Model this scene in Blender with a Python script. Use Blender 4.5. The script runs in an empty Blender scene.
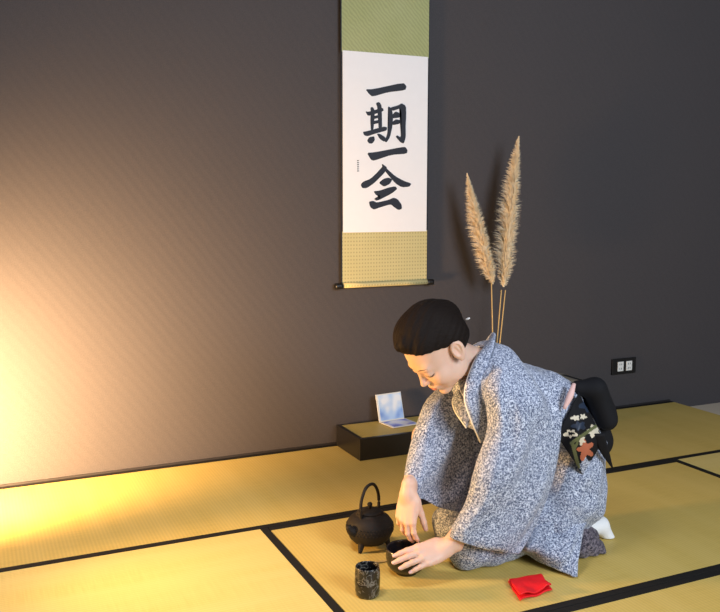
import bpy, bmesh, math, random
import numpy as np
from mathutils import Vector, Matrix
random.seed(7); rng = np.random.default_rng(7)
sc = bpy.context.scene
COL = sc.collection

# ------------------------------------------------------------------ camera
FPX = 850.0; CX, CY = 360.0, 306.0; H = 1.12
PITCH = math.atan(106/FPX); YAW = math.atan(392/math.hypot(FPX, 106))
_c, _s = math.cos(YAW), math.sin(YAW)
Fw = np.array([_s, _c, 0.]); Rt = np.array([_c, -_s, 0.]); Up = np.array([0, 0, 1.])
FC = Fw*math.cos(PITCH) - Up*math.sin(PITCH); UC = Fw*math.sin(PITCH) + Up*math.cos(PITCH)
def ray(x, y): return (x-CX)*Rt + FPX*FC - (y-CY)*UC
def T(x, y, Y):
    """photo measurement -> point of the room on the plane at depth Y"""
    d = ray(x, y); return d*(Y/d[1]) + np.array([0, 0, H])
def G(x, y, z=0.):
    d = ray(x, y); return d*((z-H)/d[2]) + np.array([0, 0, H])
cam = bpy.data.cameras.new('camera'); camo = bpy.data.objects.new('camera', cam); COL.objects.link(camo)
cam.sensor_fit = 'HORIZONTAL'; cam.sensor_width = 36; cam.lens = 36*FPX/720; cam.clip_start = .05
m = Matrix(((Rt[0], UC[0], -FC[0], 0), (Rt[1], UC[1], -FC[1], 0), (Rt[2], UC[2], -FC[2], H), (0, 0, 0, 1)))
camo.matrix_world = m
sc.camera = camo
sc.view_settings.view_transform = 'Standard'; sc.view_settings.look = 'None'; sc.view_settings.gamma = 1
sc.view_settings.exposure = 0.12; sc.view_settings.use_curve_mapping = False

# ------------------------------------------------------------------ helpers
def obj(name, me, mat=None, parent=None, smooth=False):
    o = bpy.data.objects.new(name, me); COL.objects.link(o)
    for mm in (mat if isinstance(mat, (list, tuple)) else [mat]):
        if mm: me.materials.append(mm)
    if parent is not None:
        me.transform(Matrix.Translation(-parent_loc(parent))); o.parent = parent
    if smooth: me.polygons.foreach_set('use_smooth', [True]*len(me.polygons))
    return o
def parent_loc(p):
    l = Vector((0, 0, 0))
    while p is not None: l = l + Vector(p.location); p = p.parent
    return l
def root(name, loc, label, cat, group=None):
    o = bpy.data.objects.new(name, None); COL.objects.link(o); o.location = Vector(loc)
    o.empty_display_size = .05; tag(o, label, cat, group); return o
def tag(o, label, cat, group=None):
    o['label'] = label; o['category'] = cat
    if group: o['group'] = group
def rebase(o, loc):
    """move a top-level mesh's origin to loc"""
    o.data.transform(Matrix.Translation(-Vector(loc))); o.location = Vector(loc)
def mesh(verts, faces):
    me = bpy.data.meshes.new('m'); me.from_pydata([tuple(map(float, v)) for v in verts], [], [tuple(int(i) for i in f) for f in faces]); me.update(); return me
def bm_mesh(bm):
    me = bpy.data.meshes.new('m'); bmesh.ops.recalc_face_normals(bm, faces=bm.faces); bm.to_mesh(me); bm.free(); return me
def box_bm(bm, lo, hi, bevel=0.):
    r = bmesh.ops.create_cube(bm, size=1.)
    for v in r['verts']:
        v.co = Vector([(lo[i]+hi[i])/2 + v.co[i]*(hi[i]-lo[i]) for i in range(3)])
    if bevel:
        es = list({e for v in r['verts'] for e in v.link_edges})
        bmesh.ops.bevel(bm, geom=es, offset=bevel, segments=2, affect='EDGES', profile=.5)
def box(lo, hi, bevel=0.):
    bm = bmesh.new(); box_bm(bm, lo, hi, bevel); return bm_mesh(bm)
def lathe(profile, c=(0, 0, 0), n=48, sx=1., sy=1.):
    vs, fs = [], []
    for r, z in profile:
        for i in range(n):
            a = 2*math.pi*i/n; vs.append((c[0]+r*sx*math.cos(a), c[1]+r*sy*math.sin(a), c[2]+z))
    for k in range(len(profile)-1):
        for i in range(n):
            j = (i+1) % n; fs.append((k*n+i, k*n+j, (k+1)*n+j, (k+1)*n+i))
    fs.append(tuple(range(n))[::-1]); fs.append(tuple((len(profile)-1)*n+i for i in range(n)))
    return mesh(vs, fs)
def catmull(P, n=8):
    P = [np.array(p, float) for p in P]; Q = [2*P[0]-P[1]] + P + [2*P[-1]-P[-2]]; out = []
    for i in range(1, len(Q)-2):
        for k in range(n):
            t = k/n
            out.append(.5*((2*Q[i]) + (-Q[i-1]+Q[i+1])*t + (2*Q[i-1]-5*Q[i]+4*Q[i+1]-Q[i+2])*t*t + (-Q[i-1]+3*Q[i]-3*Q[i+1]+Q[i+2])*t**3))
    out.append(P[-1]); return out
def tube(P, R, n=10, spl=6, flat=1., upv=(0, 0, 1)):
    """tube through points P (k,3) with radii R, capped; flat squashes along the frame's 2nd axis"""
    C = catmull([list(p)+[r] for p, r in zip(P, R if hasattr(R, '__len__') else [R]*len(P))], spl)
    C = np.array(C); pts, rad = C[:, :3], C[:, 3]
    tan = np.gradient(pts, axis=0); tan /= np.linalg.norm(tan, axis=1)[:, None]+1e-12
    vs, fs = [], []; u = np.array(upv, float)
    for i in range(len(pts)):
        a = np.cross(tan[i], u); 
        if np.linalg.norm(a) < 1e-4: a = np.cross(tan[i], (1, 0.3, 0))
        a /= np.linalg.norm(a); b = np.cross(a, tan[i])
        for k in range(n):
            th = 2*math.pi*k/n; vs.append(pts[i] + rad[i]*(math.cos(th)*a + flat*math.sin(th)*b))
    for i in range(len(pts)-1):
        for k in range(n):
            j = (k+1) % n; fs.append((i*n+k, i*n+j, (i+1)*n+j, (i+1)*n+k))
    fs.append(tuple(range(n))[::-1]); fs.append(tuple((len(pts)-1)*n+k for k in range(n)))
    return mesh(vs, fs)
def join(*ms):
    bm = bmesh.new()
    for x in ms: bm.from_mesh(x)
    return bm_mesh(bm)
def ribbon(P, N, W, th, spl=6):
    """band of width W (vectors N across) and thickness th along P; solid"""
    k = len(P); W = W if hasattr(W, '__len__') else [W]*k
    C = np.array(catmull([list(p)+list(n)+[w] for p, n, w in zip(P, N, W)], spl))
    p, nn, w = C[:, :3], C[:, 3:6], C[:, 6]; nn = nn/np.linalg.norm(nn, axis=1)[:, None]
    tan = np.gradient(p, axis=0); tan /= np.linalg.norm(tan, axis=1)[:, None]
    nor = np.cross(tan, nn); nor /= np.linalg.norm(nor, axis=1)[:, None]
    vs, fs = [], []; M = 6; ring = [(-.5, -.3), (-.25, -.5), (.25, -.5), (.5, -.3), (.5, .3), (.25, .5), (-.25, .5), (-.5, .3)]
    L = len(ring)
    for i in range(len(p)):
        for a, b in ring: vs.append(p[i]+nn[i]*a*w[i]+nor[i]*b*th)
    for i in range(len(p)-1):
        for q in range(L):
            j = (q+1) % L; fs.append((i*L+q, i*L+j, (i+1)*L+j, (i+1)*L+q))
    fs.append(tuple(range(L))[::-1]); fs.append(tuple((len(p)-1)*L+q for q in range(L)))
    return mesh(vs, fs)

# ---- signed distance field modelling
HM = EM = np.eye(3); HS = 1.
class SDF:
    def __init__(s, lo, hi, h):
        s.lo = np.array(lo, float); s.h = h; s.n = np.ceil((np.array(hi)-s.lo)/h).astype(int)+1
        s.v = np.full(s.n, .05, np.float32)
    def _sl(s, lo, hi):
        a = np.maximum(np.floor((lo-s.lo)/s.h).astype(int), 0); b = np.minimum(np.ceil((hi-s.lo)/s.h).astype(int)+1, s.n)
        if (b <= a).any(): return None, None
        ax = [(s.lo[i]+s.h*np.arange(a[i], b[i])).astype(np.float32) for i in range(3)]
        return tuple(slice(a[i], b[i]) for i in range(3)), (ax[0][:, None, None], ax[1][None, :, None], ax[2][None, None, :])
    def op(s, lo, hi, f, k=.01, mode='add'):
        pad = k+3*s.h; sl, g = s._sl(np.array(lo)-pad, np.array(hi)+pad)
        if sl is None: return
        d = f(*g); a = s.v[sl]
        if mode == 'sub': d = -d; hh = np.maximum(k-np.abs(a-d), 0)/max(k, 1e-6); s.v[sl] = np.maximum(a, d)+hh*hh*k/4
        else: hh = np.maximum(k-np.abs(a-d), 0)/max(k, 1e-6); s.v[sl] = np.minimum(a, d)-hh*hh*k/4
    def cone(s, a, b, ra, rb, k=.01, mode='add'):
        a = np.array(a, float); b = np.array(b, float); ba = b-a; L = float(ba@ba)+1e-12; r = max(ra, rb)
        def f(x, y, z):
            t = np.clip(((x-a[0])*ba[0]+(y-a[1])*ba[1]+(z-a[2])*ba[2])/L, 0, 1)
            return np.sqrt((x-a[0]-t*ba[0])**2+(y-a[1]-t*ba[1])**2+(z-a[2]-t*ba[2])**2)-(ra+(rb-ra)*t)
        s.op(np.minimum(a, b)-r, np.maximum(a, b)+r, f, k, mode)
    def ell(s, c, r, M=None, k=.01, mode='add'):
        """ellipsoid; M rows are its axes"""
        if M is HM or M is EM: r = [q*HS for q in r]
        M = np.eye(3) if M is None else np.array(M); c = np.array(c, float); R = max(r)
        ext = np.sqrt(((M.T*np.array(r))**2).sum(1))
        def f(x, y, z):
            x = x-c[0]; y = y-c[1]; z = z-c[2]
            q = [M[i, 0]*x+M[i, 1]*y+M[i, 2]*z for i in range(3)]
            k0 = np.sqrt(sum((q[i]/r[i])**2 for i in range(3))); k1 = np.sqrt(sum((q[i]/r[i]**2)**2 for i in range(3)))+1e-9
            return k0*(k0-1)/k1
        s.op(c-ext, c+ext, f, k, mode)
    def rbox(s, c, r, rad, M=None, k=.01, mode='add'):
        M = np.eye(3) if M is None else np.array(M); c = np.array(c, float); R = float(np.linalg.norm(r))
        def f(x, y, z):
            x = x-c[0]; y = y-c[1]; z = z-c[2]
            q = [np.abs(M[i, 0]*x+M[i, 1]*y+M[i, 2]*z)-(r[i]-rad) for i in range(3)]
            return np.sqrt(sum(np.maximum(w, 0)**2 for w in q))+np.minimum(np.maximum(np.maximum(q[0], q[1]), q[2]), 0)-rad
        s.op(c-R, c+R, f, k, mode)
    def displace(s, f):
        sl, g = s._sl(s.lo, s.lo+s.h*s.n); s.v = s.v + f(*g)
    def mesh(s, smooth=0):
        v = s.v; v[0] = v[-1] = .05; v[:, 0] = v[:, -1] = .05; v[:, :, 0] = v[:, :, -1] = .05
        S = v < 0; nx, ny, nz = v.shape
        cnt = np.zeros((nx-1, ny-1, nz-1), np.int8)
        for dx in (0, 1):
            for dy in (0, 1):
                for dz in (0, 1): cnt += S[dx:nx-1+dx, dy:ny-1+dy, dz:nz-1+dz]
        act = (cnt > 0) & (cnt < 8); ijk = np.argwhere(act); idx = np.full(act.shape, -1, np.int32); idx[act] = np.arange(len(ijk))
        cor = [(a, b, c) for a in (0, 1) for b in (0, 1) for c in (0, 1)]
        vals = {c: v[ijk[:, 0]+c[0], ijk[:, 1]+c[1], ijk[:, 2]+c[2]] for c in cor}
        acc = np.zeros((len(ijk), 3)); num = np.zeros(len(ijk))
        for c in cor:
            for ax in range(3):
                if c[ax]: continue
                d = list(c); d[ax] = 1; d = tuple(d); va, vb = vals[c], vals[d]; mk = (va < 0) != (vb < 0)
                t = np.where(mk, va/np.where(mk, va-vb, 1), 0)
                p = np.tile(np.array(c, float), (len(ijk), 1)); p[:, ax] += t; acc += p*mk[:, None]; num += mk
        P = (ijk+acc/num[:, None])*s.h+s.lo
        Fs = []
        for ax in range(3):
            o1, o2 = (ax+1) % 3, (ax+2) % 3
            sa = [slice(None)]*3; sb = [slice(None)]*3; sa[ax] = slice(0, -1); sb[ax] = slice(1, None)
            cr = S[tuple(sa)] != S[tuple(sb)]; e = np.argwhere(cr); e = e[(e[:, o1] > 0) & (e[:, o2] > 0) & (e[:, o1] < v.shape[o1]-1) & (e[:, o2] < v.shape[o2]-1)]
            ins = S[e[:, 0], e[:, 1], e[:, 2]]
            q = []
            for d1, d2 in ((1, 1), (0, 1), (0, 0), (1, 0)):
                g = e.copy(); g[:, o1] -= d1; g[:, o2] -= d2; q.append(idx[g[:, 0], g[:, 1], g[:, 2]])
            q = np.stack(q, 1); q[~ins] = q[~ins][:, ::-1]; Fs.append(q)
        F_ = np.concatenate(Fs)
        for _ in range(smooth):
            a = np.zeros_like(P); n = np.zeros(len(P))
            for i in range(4):
                j = (i+1) % 4
                np.add.at(a, F_[:, i], P[F_[:, j]]); np.add.at(a, F_[:, j], P[F_[:, i]]); np.add.at(n, F_[:, i], 1); np.add.at(n, F_[:, j], 1)
            P = .5*P+.5*a/n[:, None]
        me = bpy.data.meshes.new('m'); me.vertices.add(len(P)); me.vertices.foreach_set('co', P.astype(np.float32).ravel())
        me.loops.add(F_.size); me.loops.foreach_set('vertex_index', F_.astype(np.int32).ravel())
        me.polygons.add(len(F_)); me.polygons.foreach_set('loop_start', (np.arange(len(F_))*4).astype(np.int32))
        me.update(calc_edges=True); me.validate(); 
        me.polygons.foreach_set('use_smooth', [True]*len(me.polygons)); return me

# ------------------------------------------------------------------ materials
class NT:
    def __init__(s, name):
        s.m = bpy.data.materials.new(name); s.m.use_nodes = True; s.t = s.m.node_tree; s.b = s.t.nodes['Principled BSDF']
        s.co = s.t.nodes.new('ShaderNodeTexCoord').outputs['Object']
    def n(s, typ, **kw):
        x = s.t.nodes.new('ShaderNode'+typ)
        for k, v in kw.items():
            if k in x.inputs.keys(): s.set(x.inputs[k], v)
            else: setattr(x, k, v)
        return x
    def set(s, i, v):
        if isinstance(v, bpy.types.NodeSocket): s.t.links.new(v, i)
        else: i.default_value = v
    def map(s, scale=(1, 1, 1), rot=(0, 0, 0)):
        x = s.t.nodes.new('ShaderNodeMapping'); s.t.links.new(s.co, x.inputs['Vector']); x.inputs['Scale'].default_value = scale; x.inputs['Rotation'].default_value = rot; return x.outputs[0]
    def noise(s, scale, detail=3, vec=None, rough=.5, dist=0.):
        return s.n('TexNoise', Vector=vec if vec is not None else s.co, Scale=scale, Detail=detail, Roughness=rough, Distortion=dist).outputs['Fac']
    def ramp(s, fac, stops, interp='LINEAR'):
        r = s.t.nodes.new('ShaderNodeValToRGB'); s.t.links.new(fac, r.inputs[0]); r.color_ramp.interpolation = interp
        e = r.color_ramp.elements
        while len(e) < len(stops): e.new(.5)
        for i, (p, c) in enumerate(stops): e[i].position = p; e[i].color = (*c, 1) if len(c) == 3 else c
        return r.outputs[0]
    def mix(s, fac, a, b, mode='MIX'):
        x = s.t.nodes.new('ShaderNodeMix'); x.data_type = 'RGBA'; x.blend_type = mode
        s.set(x.inputs[0], fac)
        for i, v in ((6, a), (7, b)): s.set(x.inputs[i], (*v, 1) if isinstance(v, tuple) and len(v) == 3 else v)
        return x.outputs[2]
    def bump(s, h, strength=.3, dist=.002):
        x = s.n('Bump', Height=h, Strength=strength, Distance=dist); s.t.links.new(x.outputs[0], s.b.inputs['Normal'])
    def set_b(s, **kw):
        for k, v in kw.items():
            k = k.replace('_', ' '); 
            if isinstance(v, tuple) and len(v) == 3: v = (*v, 1)
            s.set(s.b.inputs[k], v)
        return s.m
def plain(name, col, rough=.6, spec=.4, metal=0., var=.12, nscale=30, **kw):
    t = NT(name); c = t.mix(t.noise(nscale), tuple(x*(1-var) for x in col), tuple(min(x*(1+var), 1) for x in col))
    t.set_b(Base_Color=c, Roughness=rough, Specular_IOR_Level=spec, Metallic=metal, **kw); return t.m

def tatami_mat_material(name, along_y, k=(1, 1, 1)):
    t = NT(name)
    v = t.map((1, 1, 1), (0, 0, math.pi/2 if along_y else 0))
    # rush runs along local x after rotation; ribs across
    sv = t.n('Mapping', Vector=v); sv.inputs['Scale'].default_value = (2.2, 45, 1)
    streak = t.noise(3.0, 4, sv.outputs[0], .6)
    bands = t.n('Mapping', Vector=v); bands.inputs['Scale'].default_value = (7, .7, 1)
    band = t.noise(1.6, 3, bands.outputs[0], .55)
    c = t.ramp(streak, [(.25, (.56, .395, .09)), (.75, (.70, .51, .135))])
    c = t.mix(t.ramp(band, [(.35, (0, 0, 0)), (.65, (1, 1, 1))]), c, (.68, .50, .145), 'MIX')
    c2 = t.mix(.35, c, t.mix(t.noise(2.2, 3), (.50, .36, .095), (.72, .52, .15)))
    w = t.n('TexWave', Vector=v, wave_type='BANDS', bands_direction='X', Scale=26.0, Distortion=.6, Detail=1.0)
    w.inputs['Detail Scale'].default_value = 3
    w2 = t.n('TexWave', Vector=v, wave_type='BANDS', bands_direction='Y', Scale=90.0, Distortion=1.0, Detail=1.0)
    c3 = t.mix(.10, c2, w.outputs['Color'], 'MULTIPLY')
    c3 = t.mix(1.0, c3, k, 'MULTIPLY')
    t.bump(t.mix(.5, w.outputs['Color'], w2.outputs['Color']), .18, .001)
    t.set_b(Base_Color=c3, Roughness=.55, Specular_IOR_Level=.35)
    return t.m
M = {}
M['mat_x'] = tatami_mat_material('rush weave', False)
M['mat_y_sheen'] = tatami_mat_material('sheen tinted rush weave across', True, (1.12, 1.20, 1.5))  # lighter tint paints the left mat's sheen into the rush colour
M['heri'] = plain('black cloth edging', (.012, .011, .010), .8, .2, nscale=200)
M['core'] = plain('straw core', (.35, .28, .13), .9)
def wall_mat():
    t = NT('charcoal plaster wall')
    c = t.mix(t.noise(1.3, 3), (.051, .047, .050), (.061, .054, .057))
    c = t.mix(t.ramp(t.noise(260, 2), [(.35, (0, 0, 0)), (.7, (1, 1, 1))]), c, (.070, .063, .066))
    dw = t.n('TexWave', Vector=t.map((1, 1, 1), (0, math.radians(38), 0)), bands_direction='X', Scale=9.0, Distortion=1.5)
    t.bump(t.mix(.5, t.noise(180, 4), dw.outputs['Color']), .3, .0015)
    t.set_b(Base_Color=c, Roughness=.75, Specular_IOR_Level=.25); return t.m
M['wall'] = wall_mat()
M['base'] = plain('dark skirting', (.02, .017, .017), .6)
M['floor'] = plain('pale floor', (.72, .60, .46), .5, nscale=4)
M['lacquer'] = plain('black lacquer', (.010, .009, .009), .35, .5)
M['iron'] = NT('cast iron'); t = M['iron']; t.bump(t.noise(220, 3), .5, .001)
M['iron'] = t.set_b(Base_Color=t.mix(t.noise(60), (.008, .006, .005), (.018, .014, .012)), Roughness=.65, Specular_IOR_Level=.25)
M['skin'] = NT('skin'); t = M['skin']
M['skin'] = t.set_b(Base_Color=t.mix(t.noise(40), (.66, .42, .31), (.72, .47, .36)), Roughness=.48, Specular_IOR_Level=.35, Subsurface_Weight=.12, Subsurface_Scale=.01)
M['lip'] = plain('lips', (.50, .17, .14), .4)
M['brow'] = plain('eyebrow hair', (.09, .05, .035), .8)
def hair_mat():
    t = NT('black brown hair'); v = t.map((1, 1, 1))
    w = t.noise(18, 4, t.map((1, 9, 9)), .6)
    t.bump(w, .5, .004)
    return t.set_b(Base_Color=t.mix(w, (.006, .004, .0035), (.013, .008, .006)), Roughness=.7, Specular_IOR_Level=.12)
M['hair'] = hair_mat()
def kimono_mat(name, dark, mid, light, sc_=150, lo=.40, hi=.56):
    t = NT(name)
    n1 = t.noise(sc_, 3, None, .65, .6)
    c = t.ramp(n1, [(lo, dark), ((lo+hi)/2, mid), (hi, light)])
    big = t.noise(9, 2)
    c = t.mix(t.ramp(big, [(.3, (.0, .0, .0)), (.8, (.35, .35, .35))]), c, mid)
    t.bump(t.noise(14, 3), .35, .02)
    return t.set_b(Base_Color=c, Roughness=.85, Specular_IOR_Level=.2, Sheen_Weight=.15)
M['kimono'] = kimono_mat('speckled blue white kimono cloth', (.05, .065, .12), (.28, .32, .43), (.66, .70, .80), 210, .42, .60)
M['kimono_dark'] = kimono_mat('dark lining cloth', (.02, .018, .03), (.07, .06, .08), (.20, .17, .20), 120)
M['white'] = plain('white cotton', (.80, .80, .80), .8, var=.03)
M['pink'] = plain('pale pink silk', (.75, .55, .50), .6, var=.05)
M['black_silk'] = plain('black silk', (.007, .007, .009), .8, .2, nscale=15)
def obi_mat():
    t = NT('patterned black obi silk')
    v = t.n('TexVoronoi', Vector=t.co, Scale=26.0); v.inputs['Randomness'].default_value = 1
    c = t.ramp(v.outputs['Color'], [(0, (.010, .012, .016)), (.42, (.012, .016, .030)), (.56, (.10, .13, .06)), (.66, (.42, .36, .28)), (.80, (.018, .02, .03)), (.90, (.30, .09, .05))], 'CONSTANT')
    n = t.noise(30, 3)
    c = t.mix(t.ramp(n, [(.47, (0, 0, 0)), (.53, (1, 1, 1))]), (.010, .012, .018), c)
    return t.set_b(Base_Color=c, Roughness=.5, Specular_IOR_Level=.4)
M['obi'] = obi_mat()
M['cream'] = plain('cream silk', (.62, .55, .42), .6)
M['green_silk'] = plain('olive green silk', (.11, .12, .05), .6)
M['rust'] = plain('rust silk', (.42, .12, .06), .6)
M['navy'] = plain('navy silk', (.012, .022, .045), .5)
M['olive'] = plain('grey brown silk', (.14, .12, .09), .6)
M['red'] = plain('red silk', (.75, .006, .012), .6, nscale=60)
M['pink'] = plain('pink silk', (.72, .46, .42), .6)
M['plume'] = NT('pampas plume'); t = M['plume']
M['plume'] = t.set_b(Base_Color=t.mix(t.noise(40), (.80, .64, .42), (.95, .84, .64)), Roughness=.9, Specular_IOR_Level=.1)
M['stem'] = plain('dry stem', (.60, .42, .18), .7)
M['vase'] = plain('dark clay vase', (.05, .035, .028), .5)
M['plastic_black'] = plain('black plastic', (.008, .008, .009), .4)
M['plastic_white'] = plain('white plastic', (.78, .78, .76), .4, var=.02)
M['hole'] = plain('socket slot', (.05, .05, .05), .5)
M['ink'] = plain('sumi ink', (.010, .012, .022), .55, nscale=80, var=.3)
M['paper'] = plain('white scroll paper', (.80, .80, .83), .9, .1, var=.02)
M['bamboo'] = plain('bamboo', (.60, .42, .16), .5)
def brocade(name, a, b, dots):
    t = NT(name); c = t.mix(t.noise(7, 3), a, b)
    if dots:
        v = t.n('TexVoronoi', Vector=t.map((70, 1, 60)), Scale=1.0); v.inputs['Randomness'].default_value = .0
        g = t.ramp(v.outputs['Distance'], [(.18, (0, 0, 0)), (.30, (1, 1, 1))])
        c = t.mix(g, tuple(x*.75 for x in a), c)
        t.bump(g, .3, .001)
    else:
        w = t.n('TexWave', Vector=t.co, bands_direction='DIAGONAL', Scale=30.0, Distortion=4.0)
        c = t.mix(.18, c, w.outputs['Color'], 'MULTIPLY')
    return t.set_b(Base_Color=c, Roughness=.75, Specular_IOR_Level=.2)
M['broc_top'] = brocade('green brocade', (.34, .37, .16), (.42, .44, .23), False)
M['broc_low'] = brocade('gold green brocade', (.50, .44, .21), (.60, .52, .27), True)
def cup_mat():
    t = NT('black glaze with grey marks')
    n = t.noise(34, 3, None, .55, 1.5)
    c = t.ramp(n, [(.52, (.008, .008, .009)), (.56, (.16, .15, .13)), (.62, (.012, .012, .013))])
    return t.set_b(Base_Color=c, Roughness=.22, Specular_IOR_Level=.6)
M['cup'] = cup_mat()
M['bowl'] = plain('black bowl glaze', (.009, .008, .010), .25, .5)

# ------------------------------------------------------------------ setting
WY = 3.53
def struct(name, me, mat):
    o = obj(name, me, mat); o['kind'] = 'structure'; return o
struct('wall_back', box((-3.0, WY, -.05), (6.5, WY+.12, 3.0)), M['wall'])
struct('floor', box((-3.0, -2.2, -.15), (6.5, WY+.12, -.05)), M['floor'])
struct('baseboard_back', box((-3.0, WY-.008, -.05), (3.53, WY-.0005, .008), .001), M['base'])

# tatami mats
HW = .027
def tatami(x0, x1, y0, y1, along, label, seed):
    g = .0015
    r = root('tatami_mat', ((x0+x1)/2, (y0+y1)/2, -.05), label, 'tatami mat', 'tatami mats laid on the floor')
    x0 += g; x1 -= g; y0 += g; y1 -= g
    if along == 'x':
        a, b = (x0, y0+HW), (x1, y1-HW); hs = [((x0, y0), (x1, y0+HW)), ((x0, y1-HW), (x1, y1))]
    else:
        a, b = (x0+HW, y0), (x1-HW, y1); hs = [((x0, y0), (x0+HW, y1)), ((x1-HW, y0), (x1, y1))]
    o = obj('core', box((x0+.001, y0+.001, -.05), (x1-.001, y1-.001, -.004)), M['core'], r)
    s = obj('rush_surface', box((a[0], a[1], -.004), (b[0], b[1], 0)), M['mat_x' if along == 'x' else 'mat_y_sheen'], r)
    for (p, q) in hs: obj('cloth_edging', box((p[0], p[1], -.0495), (q[0], q[1], .0012), .0005), M['heri'], r)
XD, XE, YA, YC, XR = .881, 2.718, 2.688, 1.795, 3.53
tatami(XR-1.84, XR, YA, WY-.009, 'x', 'tatami mat along the wall at right, behind the kneeling woman and under the socket', 1)
tatami(XR-3.68, XR-1.84, YA, WY-.009, 'x', 'bright yellow tatami mat along the wall at left, its end under the black stand', 2)
tatami(XD-.9, XD, YA-1.84, YA, 'y', 'tatami mat at bottom left, tinted pale for its sheen, with its black edging running toward the camera', 3)
tatami(XD, XE, YC, YA, 'x', 'tatami mat the woman kneels on with kettle and cups', 4)
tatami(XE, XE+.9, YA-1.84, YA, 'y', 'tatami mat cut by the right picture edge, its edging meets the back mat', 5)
tatami(XD, XE, YC-.9, YC, 'x', 'tatami mat in the bottom right corner, in front of the woman', 6)

# ------------------------------------------------------------------ scroll
SY = WY-.028
sr = root('hanging_scroll', (1.73, SY, .735), 'tall hanging scroll with black brush calligraphy and green brocade borders on the dark wall', 'hanging scroll')
def S(px, py): p = T(px, py, SY); return p[0], p[2]
def sheet(name, x0, x1, z0, z1, mat, y=SY, th=.002, par=sr):
    n = 14; vs, fs = [], []
    return obj(name, box((x0, y, z0), (x1, y+th, z1)), mat, par)
X0, X1 = 1.515, 1.948
sheet('upper_brocade', X0, X1, 1.763, 2.32, M['broc_top'])
sheet('paper', X0+.004, X1-.004, .975, 1.768, M['paper'], SY-.001)
sheet('lower_brocade', X0, X1, .745, .98, M['broc_low'])
for x in (X0-.004, X1): sheet('side_strip', x, x+.004, .745, 2.32, M['ink'], SY-.0005, .003)  # thin dark strip down each side of the scroll
def hrod(x0, x1, z, r, y, n=20):
    return tube([(x0, y, z), ((x0+x1)/2, y, z), (x1, y, z)], r, n, 2)
obj('roller', hrod(X0, X1, .737, .012, SY), M['broc_low'], sr, True)
for a, b in ((X0-.034, X0), (X1, X1+.034)): obj('roller_knob', hrod(a, b, .735, .014, SY), M['lacquer'], sr, True)
obj('top_rod', hrod(X0-.01, X1+.01, 2.325, .008, SY), M['lacquer'], sr, True)
obj('hanging_cord', tube([(X0+.1, SY, 2.333), (1.73, SY+.01, 2.44), (X1-.1, SY, 2.333)], .002, 6, 4), M['bamboo'], sr, True)
# brush strokes, measured in a crop (origin 350,80, scale 4.375)
def Q(u, v): return S(350+u/4.375, 80+v/4.375)
def strokes(name, polys, grow=.0036):
    bm = bmesh.new()
    for k, poly in enumerate(polys):
        P = [np.array(Q(*p)) for p in poly]
        A_ = sum(P[i][0]*P[(i+1) % len(P)][1]-P[(i+1) % len(P)][0]*P[i][1] for i in range(len(P))); sg_ = 1 if A_ > 0 else -1
        O_ = []
        for i in range(len(P)):
            e1, e2 = P[i]-P[i-1], P[(i+1) % len(P)]-P[i]; e1 = e1/np.linalg.norm(e1); e2 = e2/np.linalg.norm(e2)
            nn_ = np.array([e1[1]+e2[1], -(e1[0]+e2[0])])*sg_; nn_ /= max(np.linalg.norm(nn_), .6); O_.append(P[i]+nn_*grow)
        P = O_
        # round the corners a little (closed chaikin)
        R_ = []
        for i in range(len(P)):
            a, b = P[i], P[(i+1) % len(P)]; R_ += [a*.82+b*.18, a*.18+b*.82]
        y = SY-.0014-.00008*k
        vs = [bm.verts.new((p[0], y, p[1])) for p in R_]
        try:
            f = bm.faces.new(vs); bmesh.ops.triangulate(bm, faces=[f])
        except Exception: pass
    me = bpy.data.meshes.new('m'); bm.to_mesh(me); bm.free()
    o = obj(name, me, M['ink'], sr)
    return o
strokes('brush_character', [[(70, 42), (100, 44), (232, 15), (244, 28), (240, 42), (165, 50), (98, 70), (84, 58)]])
strokes('brush_character', grow=.0024, polys=[  # period
    [(68, 138), (80, 142), (128, 128), (142, 124), (146, 134), (110, 146), (78, 156)],   # top bar
    [(90, 122), (98, 120), (106, 134), (104, 172), (100, 218), (92, 222), (90, 180), (93, 148)],   # left post
    [(114, 102), (126, 98), (136, 112), (137, 160), (138, 210), (126, 214), (123, 160), (122, 122)],  # right post
    [(100, 160), (128, 154), (128, 163), (102, 170)], [(98, 182), (128, 176), (128, 186), (100, 193)],
    [(57, 228), (76, 226), (146, 206), (160, 208), (158, 220), (110, 232), (76, 244), (62, 240)],   # long bar
    [(84, 252), (104, 248), (106, 262), (96, 276), (84, 276), (76, 266)], [(118, 236), (130, 238), (152, 252), (158, 264), (148, 268), (130, 256)],
    [(166, 116), (180, 126), (186, 160), (182, 206), (172, 250), (158, 272), (153, 268), (164, 236), (170, 190), (168, 150)],  # moon left
    [(176, 122), (214, 112), (224, 104), (242, 114), (243, 150), (240, 210), (241, 250), (234, 276), (222, 272), (200, 248), (206, 244), (222, 254), (226, 210), (227, 150), (222, 122), (184, 134)],
    [(184, 156), (198, 140), (214, 146), (216, 162), (204, 164), (186, 166)], [(184, 186), (200, 174), (220, 178), (216, 190), (186, 196)]])
strokes('brush_character', [[(76, 320), (106, 320), (222, 298), (240, 296), (249, 308), (246, 320), (180, 324), (104, 350), (92, 346)]])
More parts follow.
